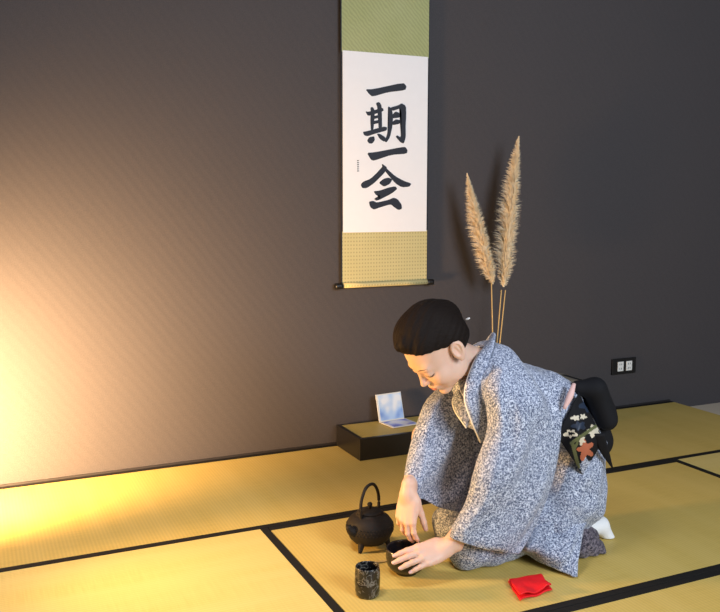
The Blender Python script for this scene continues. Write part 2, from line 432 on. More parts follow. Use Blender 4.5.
strokes('brush_character', [  # meeting
    [(140, 368), (160, 384), (150, 402), (104, 448), (72, 470), (54, 470), (49, 458), (58, 448), (90, 436), (124, 404), (144, 384)],
    [(146, 374), (160, 392), (196, 424), (232, 444), (266, 454), (258, 464), (226, 466), (200, 450), (164, 408), (150, 390)],
    [(128, 450), (146, 436), (168, 430), (182, 436), (172, 452), (148, 464)],
    [(104, 488), (128, 488), (168, 474), (196, 468), (204, 476), (180, 494), (118, 526), (106, 520), (136, 502), (116, 502)],
    [(84, 534), (100, 532), (116, 540), (168, 528), (190, 518), (206, 524), (222, 546), (224, 562), (212, 566), (192, 552), (178, 540), (130, 554), (104, 564), (90, 554)]])
sg = [[(30, 350+i*9+2), (33, 350+i*9), (40, 352+i*9), (38, 355+i*9), (31, 356+i*9)] for i in range(6)]
strokes('signature', sg, -.0004)

# ------------------------------------------------------------------ stand, booklet
sx0, sx1, sy0, sy1, sz = 1.482, 2.52, 3.238, 3.50, .098
st = root('display_stand', ((sx0+sx1)/2, (sy0+sy1)/2, 0), 'low black lacquer stand with rush mat top against the wall', 'display stand')
bm = bmesh.new(); fr = .018
for lo, hi in (((sx0, sy0, .001), (sx1, sy0+fr, sz)), ((sx0, sy1-fr, .001), (sx1, sy1, sz)), ((sx0, sy0+fr, .001), (sx0+fr, sy1-fr, sz)), ((sx1-fr, sy0+fr, .001), (sx1, sy1-fr, sz))):
    box_bm(bm, lo, hi, .0012)
obj('frame', bm_mesh(bm), M['lacquer'], st)
obj('rush_panel', box((sx0+fr, sy0+fr, .07), (sx1-fr, sy1-fr, sz-.001)), M['mat_x'], st)
def book_mat():
    t = NT('blue printed paper'); n = t.noise(9, 2)
    return t.set_b(Base_Color=t.ramp(n, [(.33, (.12, .26, .75)), (.45, (.45, .65, .95)), (.55, (.85, .90, .97))]), Roughness=.35)
def book_mat2():
    t = NT('deep blue printed paper'); n = t.noise(8, 1)
    return t.set_b(Base_Color=t.ramp(n, [(.42, (.04, .06, .55)), (.55, (.30, .34, .80)), (.62, (.80, .80, .88))]), Roughness=.35)
def frame_vectors(o, ux, uy): 
    ux = np.array(ux, float); ux /= np.linalg.norm(ux); uy = np.array(uy, float); uy -= ux*(uy@ux); uy /= np.linalg.norm(uy); return ux, uy, np.cross(ux, uy)
def slab(o, ux, uy, w, h, th):
    ux, uy, uz = frame_vectors(o, ux, uy); o = np.array(o); me = box((0, 0, 0), (w, h, th), th*.2)
    me.transform(Matrix(((ux[0], uy[0], uz[0], o[0]), (ux[1], uy[1], uz[1], o[1]), (ux[2], uy[2], uz[2], o[2]), (0, 0, 0, 1)))); return me
b0 = G(379, 423, sz); b1 = G(404, 419, sz)
ux = b1-b0; w = float(np.linalg.norm(ux)); ux = ux/w; perp = np.array([ux[1], -ux[0], 0])  # toward camera
if perp[1] > 0: perp = -perp
bk = root('booklet', tuple((b0+b1)/2), 'small open booklet with blue print, one cover standing up, on the black stand', 'booklet')
upd = np.array([0, 0, 1.])*.97-perp*.26
zz = np.array([0, 0, .002])
obj('standing_cover', slab(b0+zz, ux, upd, w, .128, .0035), M['plastic_white'], bk)
obj('standing_page', slab(b0+zz+ux*.010+upd*.006+np.cross(ux, upd)*.0034, ux, upd, w-.014, .116, .0012), book_mat(), bk)
obj('flat_cover', slab(b0+perp*.118+zz, ux, -perp, w*1.02, .112, .0035), M['plastic_white'], bk)
obj('flat_page', slab(b0+perp*.108+zz+np.array([0, 0, .0036])+ux*.012, ux, -perp, w-.02, .09, .001), book_mat2(), bk)

# ------------------------------------------------------------------ pampas + vase
vc = np.array([2.25, 3.37, sz])
vs_ = lathe([(.0, 0), (.04, 0), (.048, .02), (.05, .07), (.04, .12), (.022, .15), (.018, .17), (.022, .178), (.018, .178), (.0, .177)], vc, 36)
v = obj('vase', vs_, M['vase'], None, True); rebase(v, vc); tag(v, 'small dark clay vase behind the woman holding the pampas stems', 'vase')
def plume(base, mid, tip, width, stems, label, seed, side):
    r_ = np.random.default_rng(seed)
    axis = np.array(catmull([base, mid, tip], 12)); L = len(axis)
    # fluffy plume: soft core + many fine curved hairs
    core = tube([axis[i] for i in np.linspace(0, L-1, 9).astype(int)], [.003, width*.33, width*.42, width*.42, width*.38, width*.32, width*.24, width*.14, .002], 12, 4)
    vs, fs = [], []
    T_ = (np.array(tip)-np.array(base)); T_ /= np.linalg.norm(T_)
    for k in range(3600):
        t = r_.random()**.9; i = t*(L-1); i0 = int(min(i, L-2)); c = axis[i0]+(axis[i0+1]-axis[i0])*(i-i0)
        env = (min(1, (t+.03)/.14))**.7*min(1, ((1-t)/.5))**.75
        ang = r_.random()*2*math.pi; e1 = np.cross(T_, (0, 1, 0)); e1 /= np.linalg.norm(e1); e2 = np.cross(T_, e1)
        out = math.cos(ang)*e1+math.sin(ang)*e2
        asym = 1.25 if out@np.array([1, 0, 0])*side > 0 else .85
        ln = width*(.95+.6*r_.random())*env*asym
        lift = T_*(ln*(1.0+.5*r_.random()))
        p0 = c+out*width*.18*env; p1 = c+out*ln*.5+lift*.45; p2 = c+out*ln*.92+lift*.62-np.array([0, 0, ln*.22*r_.random()])
        wv = np.cross(out, T_)*(.0011+.0007*r_.random()) if k % 2 else T_*.0012
        b = len(vs); vs += [p0-wv, p0+wv, p1+wv*.9, p1-wv*.9, p2]; fs += [(b, b+1, b+2, b+3), (b+3, b+2, b+4)]
    rt = root('pampas_grass', tuple(vc+np.array([0, 0, .178])), label, 'pampas grass', 'dried pampas stems in the vase')
    obj('plume', join(core, mesh(vs, fs)), M['plume'], rt, False)
    for s_, (b_, e_) in enumerate(stems):
        obj('stem', tube([b_, (np.array(b_)+np.array(e_))/2+np.array([.001, 0, 0]), e_], [.0035, .003, .0025], 8, 3), M['stem'], rt, True)
PYD = 3.36
vt = lambda dx, dy: vc+np.array([dx, dy, .178])
plume(T(493, 284, PYD), T(480, 232, PYD), T(467, 173, PYD), .036, [(vt(-.008, -.004), T(491.5, 282, PYD))], 'shorter pampas plume leaning left, left one of the pair', 3, -1)
plume(T(503.5, 287, PYD), T(510, 215, PYD), T(519, 136, PYD), .046, [(vt(.001, .006), T(501.5, 290, PYD)), (vt(.008, -.003), T(505.5, 290, PYD))], 'taller pampas plume on two stems, right one of the pair', 4, -1)

# ------------------------------------------------------------------ wall socket
p0 = T(612.5, 359, WY-.01); p1 = T(635.5, 373, WY-.01); zc = (p0[2]+p1[2])/2; hw = .043
so = root('wall_socket', ((p0[0]+p1[0])/2, WY, zc), 'black double wall socket with two white outlets low on the dark wall', 'wall socket')
obj('plate', box((p0[0], WY-.011, zc-hw), (p1[0], WY-.0005, zc+hw), .002), M['plastic_black'], so)
for i in (0, 1):
    cx_ = p0[0]+(p1[0]-p0[0])*(.34+.36*i); oo = obj('outlet', box((cx_-.020, WY-.0135, zc-.026), (cx_+.020, WY-.0105, zc+.026), .001), M['plastic_white'], so)
    b2 = bmesh.new()
    for dx, dz in ((-.006, .012), (.006, .012), (-.006, -.012), (.006, -.012)): box_bm(b2, (cx_+dx-.0015, WY-.0142, zc+dz-.005), (cx_+dx+.0015, WY-.0136, zc+dz+.005))
    obj('slot', bm_mesh(b2), M['hole'], oo)

# ------------------------------------------------------------------ kettle
kc = G(370, 553)+Fw*.05; kc[2] = 0
kt = root('kettle', tuple(kc), 'black cast iron tetsubin kettle with tall arched handle and small feet', 'kettle')
kz = .014
prof = [(.0, .0), (.035, .001), (.052, .008), (.066, .024), (.0745, .045), (.0765, .062), (.073, .080), (.063, .095), (.050, .104), (.044, .107), (.044, .110), (.040, .111), (.0, .111)]
prof = [(r_, z_*.92) for r_, z_ in prof]
kb = lathe(prof, (kc[0], kc[1], kz), 56)
bm = bmesh.new(); bm.from_mesh(kb)
me = bpy.data.meshes.new('m'); bm.to_mesh(me); bm.free()
obj('kettle_body', me, M['iron'], kt, True)
# hobnail belt
bm = bmesh.new()
for j, (zz_, rr_) in enumerate(((.052, .0757), (.062, .0765), (.072, .0752))):
    for i in range(44):
        a = 2*math.pi*(i+.5*(j % 2))/44; r = bmesh.ops.create_icosphere(bm, subdivisions=1, radius=.0026)
        for q in r['verts']: q.co += Vector((kc[0]+rr_*math.cos(a), kc[1]+rr_*math.sin(a), kz+zz_*.92))
obj('hobnail_band', bm_mesh(bm), M['iron'], kt, True)
lid = obj('kettle_lid', lathe([(0, 0), (.041, 0), (.042, .004), (.034, .009), (.015, .013), (0, .014)], (kc[0], kc[1], kz+.1018), 40), M['iron'], kt, True)
obj('lid_knob', lathe([(0, 0), (.004, 0), (.005, .006), (.0085, .012), (.0085, .017), (.005, .021), (0, .022)], (kc[0], kc[1], kz+.1145), 20), M['iron'], lid, True)
sd = -Rt*.75-Fw*.65; sd /= np.linalg.norm(sd)    # spout direction
obj('spout', tube([kc+sd*.060+Up*(kz+.050), kc+sd*.078+Up*(kz+.060), kc+sd*.087+Up*(kz+.070), kc+sd*.090+Up*(kz+.079)], [.019, .015, .011, .009], 16, 5), M['iron'], kt, True)
hd = (Rt*.58+Fw*.81)*.92
hp = [hd*.050+Up*.098, hd*.056+Up*.13, hd*.050+Up*.165, hd*.028+Up*.195, hd*0+Up*.203, hd*-.028+Up*.195, hd*-.050+Up*.165, hd*-.056+Up*.13, hd*-.050+Up*.098]
hx = (Rt*.42+Fw*.28*0)
hp = [kc+Up*kz+p for p in hp]
obj('handle', tube([p-Up*.008 for p in hp], .0052, 10, 6), M['iron'], kt, True)
for s_ in (1, -1):
    q = kc+Up*(kz+.091)+hd*.050*s_
    obj('handle_lug', tube([q-Up*.012, q, q+Up*.008], [.007, .008, .005], 10, 3), M['iron'], kt, True)
for k in range(3):
    a = math.radians(215+120*k); d = np.array([math.cos(a), math.sin(a), 0])
    obj('foot', tube([kc+d*.050+Up*.034, kc+d*.058+Up*.016, kc+d*.064+Up*.001], [.013, .009, .0055], 10, 4), M['iron'], kt, True)

# ------------------------------------------------------------------ cup
cc = G(367.5, 600)+Fw*.030; cc[2] = 0
cu = root('tea_cup', tuple(cc), 'small black tea cup with grey marks alone on the mat in front of the kettle', 'cup')
obj('cup_body', lathe([(0, .004), (.024, .004), (.025, 0), (.029, 0), (.0335, .006), (.0355, .02), (.0365, .045), (.036, .070), (.0345, .084), (.0340, .087), (.0333, .088), (.0320, .086), (.0322, .082), (.033, .07), (.034, .045), (.033, .02), (.02, .012), (0, .012)], cc, 48), M['cup'], cu, True)

# ------------------------------------------------------------------ tea bowl
bc = G(407, 578)+Fw*.040; bc[2] = 0
BR = .062
bo = root('tea_bowl', tuple(bc), 'black tea bowl held between both hands of the woman', 'bowl')
obj('bowl_body', lathe([(0, .006), (.026, .006), (.027, 0), (.032, 0), (.034, .008), (.048, .014), (.058, .028), (.0625, .05), (.062, .074), (.061, .079), (.0585, .080), (.057, .075), (.057, .05), (.052, .032), (.035, .019), (0, .017)], bc, 56), M['bowl'], bo, True)
# tea scoop
a = G(368, 564); b = G(391, 561)
mid = (a+b)/2
ts = obj('tea_scoop', tube([a+Up*.010, a+(b-a)*.12+Up*.005, mid+Up*.003, b+Up*.003, b+(b-a)*.9+Up*.003], [.008, .0078, .006, .0045, .004], 10, 5, .3), M['bamboo'], None, True)
rebase(ts, mid*np.array([1, 1, 0])); tag(ts, 'slim bamboo tea scoop lying between the kettle and the bowl', 'tea scoop')

# ------------------------------------------------------------------ red cloth
def red_cloth():
    c = [G(508, 583), G(541, 577), G(552, 592), G(520, 602)]
    n = 26; ms = []
    def layer(z0, ins, amp, ph, flap=0):
        vs, fs = [], []
        for side in (0, 1):
            for i in range(n+1):
                for j in range(n+1):
                    u, v = ins+(1-2*ins)*i/n, ins+(1-2*ins)*j/n
                    p = (1-u)*(1-v)*c[0]+u*(1-v)*c[1]+u*v*c[2]+(1-u)*v*c[3]
                    w = amp*(math.sin(7*u+ph)*math.cos(5*v+ph)+.5*math.sin(13*u*v+ph*2))
                    z = z0+abs(w)+(.0045 if side else 0)+flap*max(0, v-.5)*2*(.5+.5*math.sin(9*u))
                    e = .0012*math.sin(11*(u+v)+ph)
                    vs.append((p[0]+e, p[1]+e, max(z, .001)))
        N = (n+1)**2
        for i in range(n):
            for j in range(n):
                a_ = i*(n+1)+j; q = (a_, a_+1, a_+n+2, a_+n+1); fs.append(q[::-1]); fs.append(tuple(x+N for x in q))
        ring = [i*(n+1) for i in range(n+1)]+[n*(n+1)+j for j in range(1, n+1)]+[i*(n+1)+n for i in range(n-1, -1, -1)]+[j for j in range(n-1, 0, -1)]
        for k in range(len(ring)):
            x, y = ring[k], ring[(k+1) % len(ring)]; fs.append((x, y, y+N, x+N))
        return mesh(vs, fs)
    return join(layer(.001, 0, .002, .3, .004), layer(.008, .02, .0025, 1.4, .012))
rc = obj('folded_cloth', red_cloth(), M['red'], None, True); rebase(rc, (G(530, 590)[0], G(530, 590)[1], 0)); tag(rc, 'bright red folded silk cloth lying on the mat in front of the woman', 'cloth')

# ------------------------------------------------------------------ person
PR = root('person', (1.62, 2.2, 0), 'kneeling woman in a speckled blue and white kimono bending over her tea bowl', 'person')
exec_person = True
# key joints
hipC = T(559, 483, 2.20); waist = T(562, 437, 2.20); chest = T(533, 404, 2.19); neckB = T(482, 366, 2.18)
# head frame
HP = math.radians(48); HY = math.radians(-4); HS = 1.08     # pitch down, yaw from -X toward the wall(+)/camera(-)
hf = np.array([-math.cos(HP)*math.cos(HY), math.cos(HP)*math.sin(HY), -math.sin(HP)])
hl = np.array([-math.sin(HY), -math.cos(HY), 0.]); hl /= np.linalg.norm(hl)   # her left, toward camera
hu = np.cross(hf, hl); HM = np.array([hf, hl, hu])
EM = None; earP = T(457, 350, 2.095); hc = earP-(hl*.079-hf*.006+hu*.012)*HS
def HL(x, y, z): return hc+HS*(x*hf+y*hl+z*hu)
shN = T(514, 392, 2.045); shF = np.array([shN[0]-.005, 2.345, shN[2]-.01])
wrN = T(447, 547, 2.075); wrF = T(408, 494, 2.19)
elN = (shN+wrN)/2+np.array([.085, -.030, -.01]); elF = (shF+wrF)/2+np.array([-.0, .075, -.03])

def hand(sd, wrist, u, n, left, curls, spread=(.12, .03, -.06, -.16), thumb=((.5, .9, -.35), .75, .35), sc=1.):
    u = u/np.linalg.norm(u); n = n-u*(n@u); n /= np.linalg.norm(n); v = np.cross(u, n) if left else np.cross(n, u)
    P = lambda a, b, c: wrist+sc*(u*a+v*b+n*c)
    mcp = [(.082, .027, .0), (.086, .009, .003), (.080, -.010, .002), (.071, -.027, -.002)]
    R0 = [.0092, .0095, .0090, .0080]; LN = [.070, .077, .071, .056]
    for m_, r_ in zip(mcp, R0):
        sd.cone(P(.006, m_[1]*.62, -.002), P(*m_), .0125*sc, (r_+.0018)*sc, .010)
    sd.ell(P(.045, .002, -.006), (.044*sc, .036*sc, .0125*sc), [u, v, n], .012)
    sd.ell(P(.028, .024, -.009), (.030*sc, .015*sc, .014*sc), [u, v, n], .010)
    sd.cone(P(-.03, 0, 0), P(.012, 0, -.002), .0225*sc, .019*sc, .015)
    tips = []
    for i in range(4):
        p = P(*mcp[i]); ang = 0; d0 = u*math.cos(spread[i])+v*math.sin(spread[i]); r_ = R0[i]*sc
        for j, fr_ in enumerate((.46, .30, .24)):
            ang += curls[i][j]; d = d0*math.cos(ang)-n*math.sin(ang); q = p+d*LN[i]*fr_*sc
            r2 = r_*(.91 if j < 2 else .84); sd.cone(p, q, r_, r2, .0035 if j or True else .006); p, r_ = q, r2
            if j == 2: tips.append((q, d, d0*math.sin(ang)+n*math.cos(ang), r2))
    # thumb
    tb = P(.020, .026, -.010); td = thumb[0][0]*u+thumb[0][1]*v+thumb[0][2]*n; td /= np.linalg.norm(td)
    q = tb+td*.042*sc; sd.cone(tb, q, .0135*sc, .0105*sc, .008)
    for b_, L_, r1, r2 in ((thumb[1], .031, .0105, .0095), (thumb[2], .024, .0095, .0078)):
        td = td*math.cos(b_)+u*math.sin(b_)*.8-n*math.sin(b_)*.3; td /= np.linalg.norm(td); q2 = q+td*L_*sc; sd.cone(q, q2, r1*sc, r2*sc, .004); q = q2
    return tips
body = SDF((1.06, 1.92, .0), (2.0, 2.46, .90), .0022)
# torso, legs and arms (mostly under the clothes)
body.cone(hipC+[0, .075, 0], hipC+[0, -.075, 0], .075, .075, .03); body.cone(hipC, waist, .085, .08, .03); body.cone(waist, chest, .075, .08, .03)
body.cone(chest, neckB, .075, .045, .02); body.cone(shN+[0, .03, -.01], shF+[0, -.03, -.01], .034, .034, .02)
for s_ in (-1, 1):
    hp_ = hipC+[0, s_*.080, -.02]; kn = np.array([1.36+.02*s_, 2.215+s_*.085, .075]); an = np.array([1.74, 2.20+s_*.055, .045])
    body.cone(hp_, kn, .075, .052, .02); body.cone(kn, an, .048, .032, .02); body.cone(an, an+[.09, -s_*.01, -.01], .03, .02, .015)
for a_, e_, w_ in ((shN, elN, wrN), (shF, elF, wrF)):
    body.cone(a_, e_, .034, .032, .01); body.cone(e_, w_, .034, .0225, .015)
# neck
body.cone(neckB, HL(-.018, 0, -.045), .046, .047, .02); 
# head
body.ell(HL(-.010, 0, .050), (.096, .072, .082), HM, .02)
body.ell(HL(.040, 0, .005), (.052, .060, .088), HM, .02)
body.ell(HL(.035, 0, -.050), (.050, .047, .040), HM, .025)
body.ell(HL(.072, 0, -.083), (.018, .020, .014), HM, .018)
for s_ in (-1, 1):
    body.ell(HL(.060, s_*.034, -.020), (.028, .026, .026), HM, .02)     # cheek
    body.ell(HL(.015, s_*.046, -.052), (.030, .012, .022), HM, .02)    # jaw angle
    body.ell(HL(.102, s_*.029, .014), (.014, .017, .009), HM, .012, 'sub')
    body.ell(HL(.0785, s_*.030, .010), (.0135, .0150, .0105), HM, .004)   # lid over eyeball
    body.ell(HL(.080, s_*.026, .030), (.010, .020, .008), HM, .02)    # brow ridge
    # ear
    EM = np.array([hf*.96-hl*s_*.28, hl*.96*s_+hf*.28, hu]); EM[[0, 2]] = [EM[0]*.97+EM[2]*.24, EM[2]*.97-EM[0]*.24]
    body.ell(HL(-.008, s_*.080, .012), (.020, .0095, .032), EM, .004)
    body.ell(HL(-.004, s_*.0885, .015), (.0125, .0095, .021), EM, .002, 'sub'); body.cone(HL(-.010, s_*.0815, .028), HL(-.010, s_*.0805, -.004), .0035, .003, .004)
    body.ell(HL(-.002, s_*.077, -.016), (.009, .006, .010), HM, .005)
body.cone(HL(.087, 0, .020), HL(.106, 0, -.014), .0062, .0078, .012)
body.ell(HL(.105, 0, -.017), (.0095, .0085, .0075), HM, .006)
for s_ in (-1, 1): body.ell(HL(.097, s_*.0095, -.019), (.009, .0062, .0062), HM, .006)
body.ell(HL(.086, 0, -.046), (.014, .024, .018), HM, .012)
body.ell(HL(.0955, 0, -.0435), (.0065, .017, .0045), HM, .003)
body.ell(HL(.0945, 0, -.0525), (.0065, .014, .0052), HM, .003)
body.ell(HL(.101, 0, -.0478), (.006, .018, .0012), HM, .003, 'sub')
# hands
uN = T(387, 567, 2.095)-wrN; uN[2] *= 1.0
tipsN = hand(body, wrN, uN, -Fw*.65+Up*.72, True, [(.05, .20, .15), (.02, .18, .15), (.02, .20, .18), (.05, .25, .2)], (.04, .0, -.03, -.07), thumb=((.75, .35, -.65), .15, .15), sc=1.02)
uF = T(403, 545, 2.17)-wrF
tipsF = hand(body, wrF, uF+np.array([0, .0, .0]), -Fw*.75-Rt*.50, False, [(.25, .45, .3), (.3, .5, .3), (.35, .55, .35), (.4, .6, .4)], (.06, .01, -.05, -.10), thumb=((.90, .22, -.50), .2, .2), sc=.98)
bme = body.mesh(1)
bo_ = obj('body', bme, [M['skin'], M['lip']], PR, True)
# lips take the lip material
co = np.empty(len(bme.vertices)*3, np.float32); bme.vertices.foreach_get('co', co); co = co.reshape(-1, 3)+np.array(PR.location)
pc = np.empty(len(bme.polygons)*3, np.float32); bme.polygons.foreach_get('center', pc); pc = pc.reshape(-1, 3)+np.array(PR.location)
loc = (pc-hc)@HM.T/HS
lipm = (((loc[:, 0]-.0955)/.0095)**2+(loc[:, 1]/.0185)**2+((loc[:, 2]+.048)/.0088)**2 < 1) & (loc[:, 0] > .09)
bme.polygons.foreach_set('material_index', lipm.astype(np.int32))
# finger nails
for tips in (tipsN, tipsF):
    for (q, d, n_, r_) in tips:
        b_ = np.cross(d, n_); c_ = q+d*r_*.15+n_*r_*.80
        vs, fs = [], []
        for i in range(7):
            for j in range(7):
                x = (i/6-.5)*.0115; y = (j/6-.5)*.0095*(1-.25*abs(i/6-.5)**2*4); vs.append(c_+d*x+b_*y+n_*(.0012-(y/.0095)**2*.006-(max(0, x)/.0115)**2*.003))
        for i in range(6):
            for j in range(6): fs.append((i*7+j, i*7+j+1, (i+1)*7+j+1, (i+1)*7+j))
        nm = mesh(vs, fs); no = obj('fingernail', nm, M['pink'], bo_, True); md = no.modifiers.new('s', 'SOLIDIFY'); md.thickness = .0006
# face details: lashes, eyebrows
from mathutils.bvhtree import BVHTree
_bt = BVHTree.FromPolygons([tuple(v) for v in co], [tuple(p.vertices) for p in bme.polygons])
def onface(y, z, off):
    o_ = Vector(HL(.2, y, z)); hit = _bt.ray_cast(o_, Vector(-hf), .4)
    return np.array(hit[0])+np.array(hit[1])*off if hit[0] is not None else HL(.09, y, z)
for s_ in (-1, 1):
    arc = [onface(s_*(.030+.0145*t_), .0045-.0035*(1-t_*t_), .0002) for t_ in (-1, -.5, 0, .5, 1, 1.2)]
    obj('eyelashes', tube(arc, [.0006, .0012, .0015, .0017, .0015, .0007], 6, 4), M['brow'], bo_, True)
    arc = [onface(s_*(.012+.036*t_), .030+.005*math.sin(t_*2.6), -.0002) for t_ in (0, .25, .5, .75, 1)]
    obj('eyebrow', tube(arc, [.0012, .0022, .0023, .0018, .0008], 8, 4, .6), M['brow'], bo_, True)

# hair
hair = SDF(hc-.21, hc+.21, .0028)
hair.ell(HL(-.018, 0, .060), (.090, .084, .092), HM, .02)
hair.ell(HL(.026, 0, .098), (.058, .066, .052), HM, .03)       # swept front volume
for s_ in (-1, 1):
    hair.ell(HL(.036, s_*.048, .078), (.044, .026, .034), HM, .02)
    hair.ell(HL(-.030, s_*.050, .030), (.050, .034, .045), HM, .03)
hair.cone(HL(.070, .02, .118), HL(.082, .012, .122), .022, .012, .02)
hair.ell(HL(-.072, 0, .058), (.046, .050, .052), HM, .008)      # chignon
hair.ell(HL(-.058, 0, -.004), (.040, .048, .034), HM, .02)
# cut out the face
d_ = hf*.84+hu*.545; n_ = hu*.84-hf*.545
hair.rbox(HL(0, 0, .036)+d_*.085-n_*.110, (.100, .14, .110), .012, [d_, hl, n_], .010, 'sub')
for s_ in (-1, 1): hair.ell(HL(-.004, s_*.092, .006), (.026, .026, .036), HM, .006, 'sub')
hair.ell(HL(.010, 0, -.068), (.055, .10, .060), HM, .01, 'sub')
def hd_(x, y, z):
    X = (x-hc[0])*hf[0]+(y-hc[1])*hf[1]+(z-hc[2])*hf[2]; Y = (x-hc[0])*hl[0]+(y-hc[1])*hl[1]+(z-hc[2])*hl[2]; Z = (x-hc[0])*hu[0]+(y-hc[1])*hu[1]+(z-hc[2])*hu[2]
    th = np.arctan2(Z-.02, np.abs(Y)+.01)
    return (.0008*np.sin(th*34+8*X/.1)+.0004*np.sin(th*71+X*60)).astype(np.float32)
hair.displace(hd_)
ho = obj('hair', hair.mesh(1), M['hair'], PR, True)
pin = HL(-.098, .040, .020)
obj('hair_pin', tube([pin, pin+hl*.006-hf*.004, pin+hl*.012-hf*.008], [.002, .003, .002], 8, 3), M['white'], ho, True)

# kimono body + skirt
kim = SDF((1.12, 1.86, .0), (2.08, 2.52, .80), .0045)
kim.cone(shN+[-.01, .015, -.02], shF+[-.01, -.015, -.02], .062, .062, .05)
kim.cone(neckB+[.02, -.07, -.045], neckB+[.02, .07, -.045], .058, .058, .05)
kim.cone(neckB+[.035, -.03, .02], neckB+[.035, .03, .02], .050, .050, .04)
for s_ in (-1, 1):
    kim.cone(neckB+[.02, s_*.06, -.045], chest+[0, s_*.06, 0], .076, .100, .06)
    kim.cone(chest+[0, s_*.06, 0], waist+[0, s_*.06, 0], .100, .090, .06)
    kim.cone(waist+[0, s_*.06, 0], hipC+[.0, s_*.075, .0], .090, .098, .06)
    kim.cone(hipC+[-.03, s_*.080, -.025], (1.368+.022*s_, 2.215+s_*.08, .075), .105, .072, .05)
    kim.cone((1.368+.022*s_, 2.215+s_*.08, .055), (1.66, 2.20+s_*.06, .06), .058, .055, .04)
kim.cone(neckB+[0, -.01, -.03], T(479, 412, 2.15), .055, .055, .04)
kim.cone(T(484, 440, 2.26), T(488, 500, 2.30), .060, .080, .05); kim.cone(T(474, 470, 2.30), T(466, 500, 2.30), .045, .055, .05)
# near side panel that spreads to the mat
kim.cone(T(572, 478, 2.07), T(553, 552, 2.04), .058, .026, .05)
# neck opening
nd = HL(-.018, 0, -.045)-neckB; nd /= np.linalg.norm(nd)
kim.cone(neckB-nd*.005, neckB+nd*.12, .050, .075, .010, 'sub')
kim.rbox((1.6, 2.2, -.095), (.8, .8, .1), .001, None, .004, 'sub')
def fold(x, y, z):
    a = (x*.55+z*.9)+.4*y
    return (.0035*np.sin(a*62+3*np.sin(y*14))*np.clip((.32-z)/.2, 0, 1)+.0022*np.sin((x*.9-z*.5)*75+y*20)).astype(np.float32)
kim.displace(fold)
ko = obj('kimono', kim.mesh(2), M['kimono'], PR, True)

# sleeves: hanging bags built from sections
def bag(rows, n=56, openend=False, amp=.10):
    """rows: (front point, back point, half thickness) -> closed flattened loft"""
    C = np.array(catmull([list(a_)+list(b_)+[t_]+list(nn) for a_, b_, t_, nn in rows], 10)); vs, fs = [], []
    for k, c in enumerate(C):
        a_, b_, th, nn = c[:3], c[3:6], c[6], c[7:10]; mid_ = (a_+b_)/2; ax = (a_-b_)/2; nn = nn-ax*(nn@ax)/(ax@ax); nn = nn/np.linalg.norm(nn)
        for i in range(n):
            t_ = 2*math.pi*i/n; cs, sn = math.cos(t_), math.sin(t_)
            fold_ = 1+amp*math.sin(5*t_+k*.12)+amp*.6*math.sin(9*t_-k*.10)
            vs.append(mid_+ax*math.copysign(abs(cs)**.85, cs)+nn*th*math.copysign(abs(sn)**.75, sn)*fold_)
    for k in range(len(C)-1):
        for i in range(n):
            j = (i+1) % n; fs.append((k*n+i, k*n+j, (k+1)*n+j, (k+1)*n+i))
    if not openend: fs.append(tuple((len(C)-1)*n+i for i in range(n)))
    fs.append(tuple(range(n))[::-1])
    return mesh(vs, fs)
nN = np.array([-.35, -.94, .05]); nF = np.array([-.3, -.95, 0.])
rowsN = [(T(497, 366, 2.06), T(532, 374, 2.12), .045, nN),
         (T(490, 392, 2.03), T(551, 402, 2.08), .070, nN),
         (T(493, 430, 2.01), T(553, 438, 2.06), .062, nN),
         (T(479, 470, 2.01), T(548, 482, 2.04), .058, nN),
         (T(468, 502, 2.03), T(534, 520, 2.03), .050, nN),
         (T(454, 526, 2.05), T(520, 548, 2.02), .042, nN),
         (T(450, 537, 2.055), T(515, 552, 2.02), .034, nN)]
sn_ = obj('kimono_sleeve', bag(rowsN, amp=.13), M['kimono'], PR, True)
def onfloor(x, y, up=.006):
    g_ = G(x, y, up); return g_
rowsP = [(T(556, 440, 2.11), T(584, 452, 2.12), .030, nN), (T(549, 468, 2.10), T(590, 486, 2.12), .040, nN), (T(540, 498, 2.09), T(588, 510, 2.08), .043, nN),
         (T(530, 524, 2.07), T(583, 530, 2.02), .040, nN), (T(522, 545, 2.05), T(579, 555, 1.965), .032, nN), (onfloor(518, 555)+[0, .0, .02], onfloor(577, 577), .022, nN)]
sk_ = obj('kimono_skirt', bag(rowsP, amp=.2), M['kimono'], PR, True)
rowsF = [(T(447, 386, 2.28), T(490, 372, 2.33), .045, nF),
         (T(430, 402, 2.26), T(492, 398, 2.33), .055, nF),
         (T(420, 432, 2.24), T(482, 432, 2.32), .055, nF),
         (T(411, 462, 2.23), T(474, 466, 2.30), .050, nF),
         (T(406, 482, 2.22), T(464, 494, 2.28), .042, nF),
         (T(410, 492, 2.22), T(456, 510, 2.26), .034, nF)]
sf_ = obj('kimono_sleeve', bag(rowsF, amp=.22), M['kimono'], PR, True)

# collar bands
def collar(name, off, w, mat, th=.007):
    pts = [(T(486, 436, 2.10), (.7, .1, .6)), (T(477, 413, 2.085), (.7, -.1, .6)), (T(472, 395, 2.09), (.8, -.2, .5)), (T(475, 379, 2.10), (.9, -.4, .3)), (T(483, 358, 2.11), (.9, -.4, .3)), (T(489, 344, 2.15), (.75, -.2, .6)),
           (T(491, 339, 2.20), (.5, 0, .85)), (T(486, 343, 2.25), (.6, .3, .6)), (T(474, 362, 2.27), (.7, .4, .3)), (T(458, 388, 2.22), (.6, .3, .5)), (T(458, 402, 2.17), (.5, .1, .8)), (T(470, 420, 2.11), (.5, .1, .8))]
    N = [np.array(n)/np.linalg.norm(n) for _, n in pts]; P = [p+off*n_ for (p, _), n_ in zip(pts, N)]
    return ribbon(P, N, w, th, 8)
obj('collar', collar('c', 0., [.05, .05, .05, .05, .05, .045, .045, .045, .05, .05, .05, .05], M['kimono'], .009), M['kimono'], PR, True)
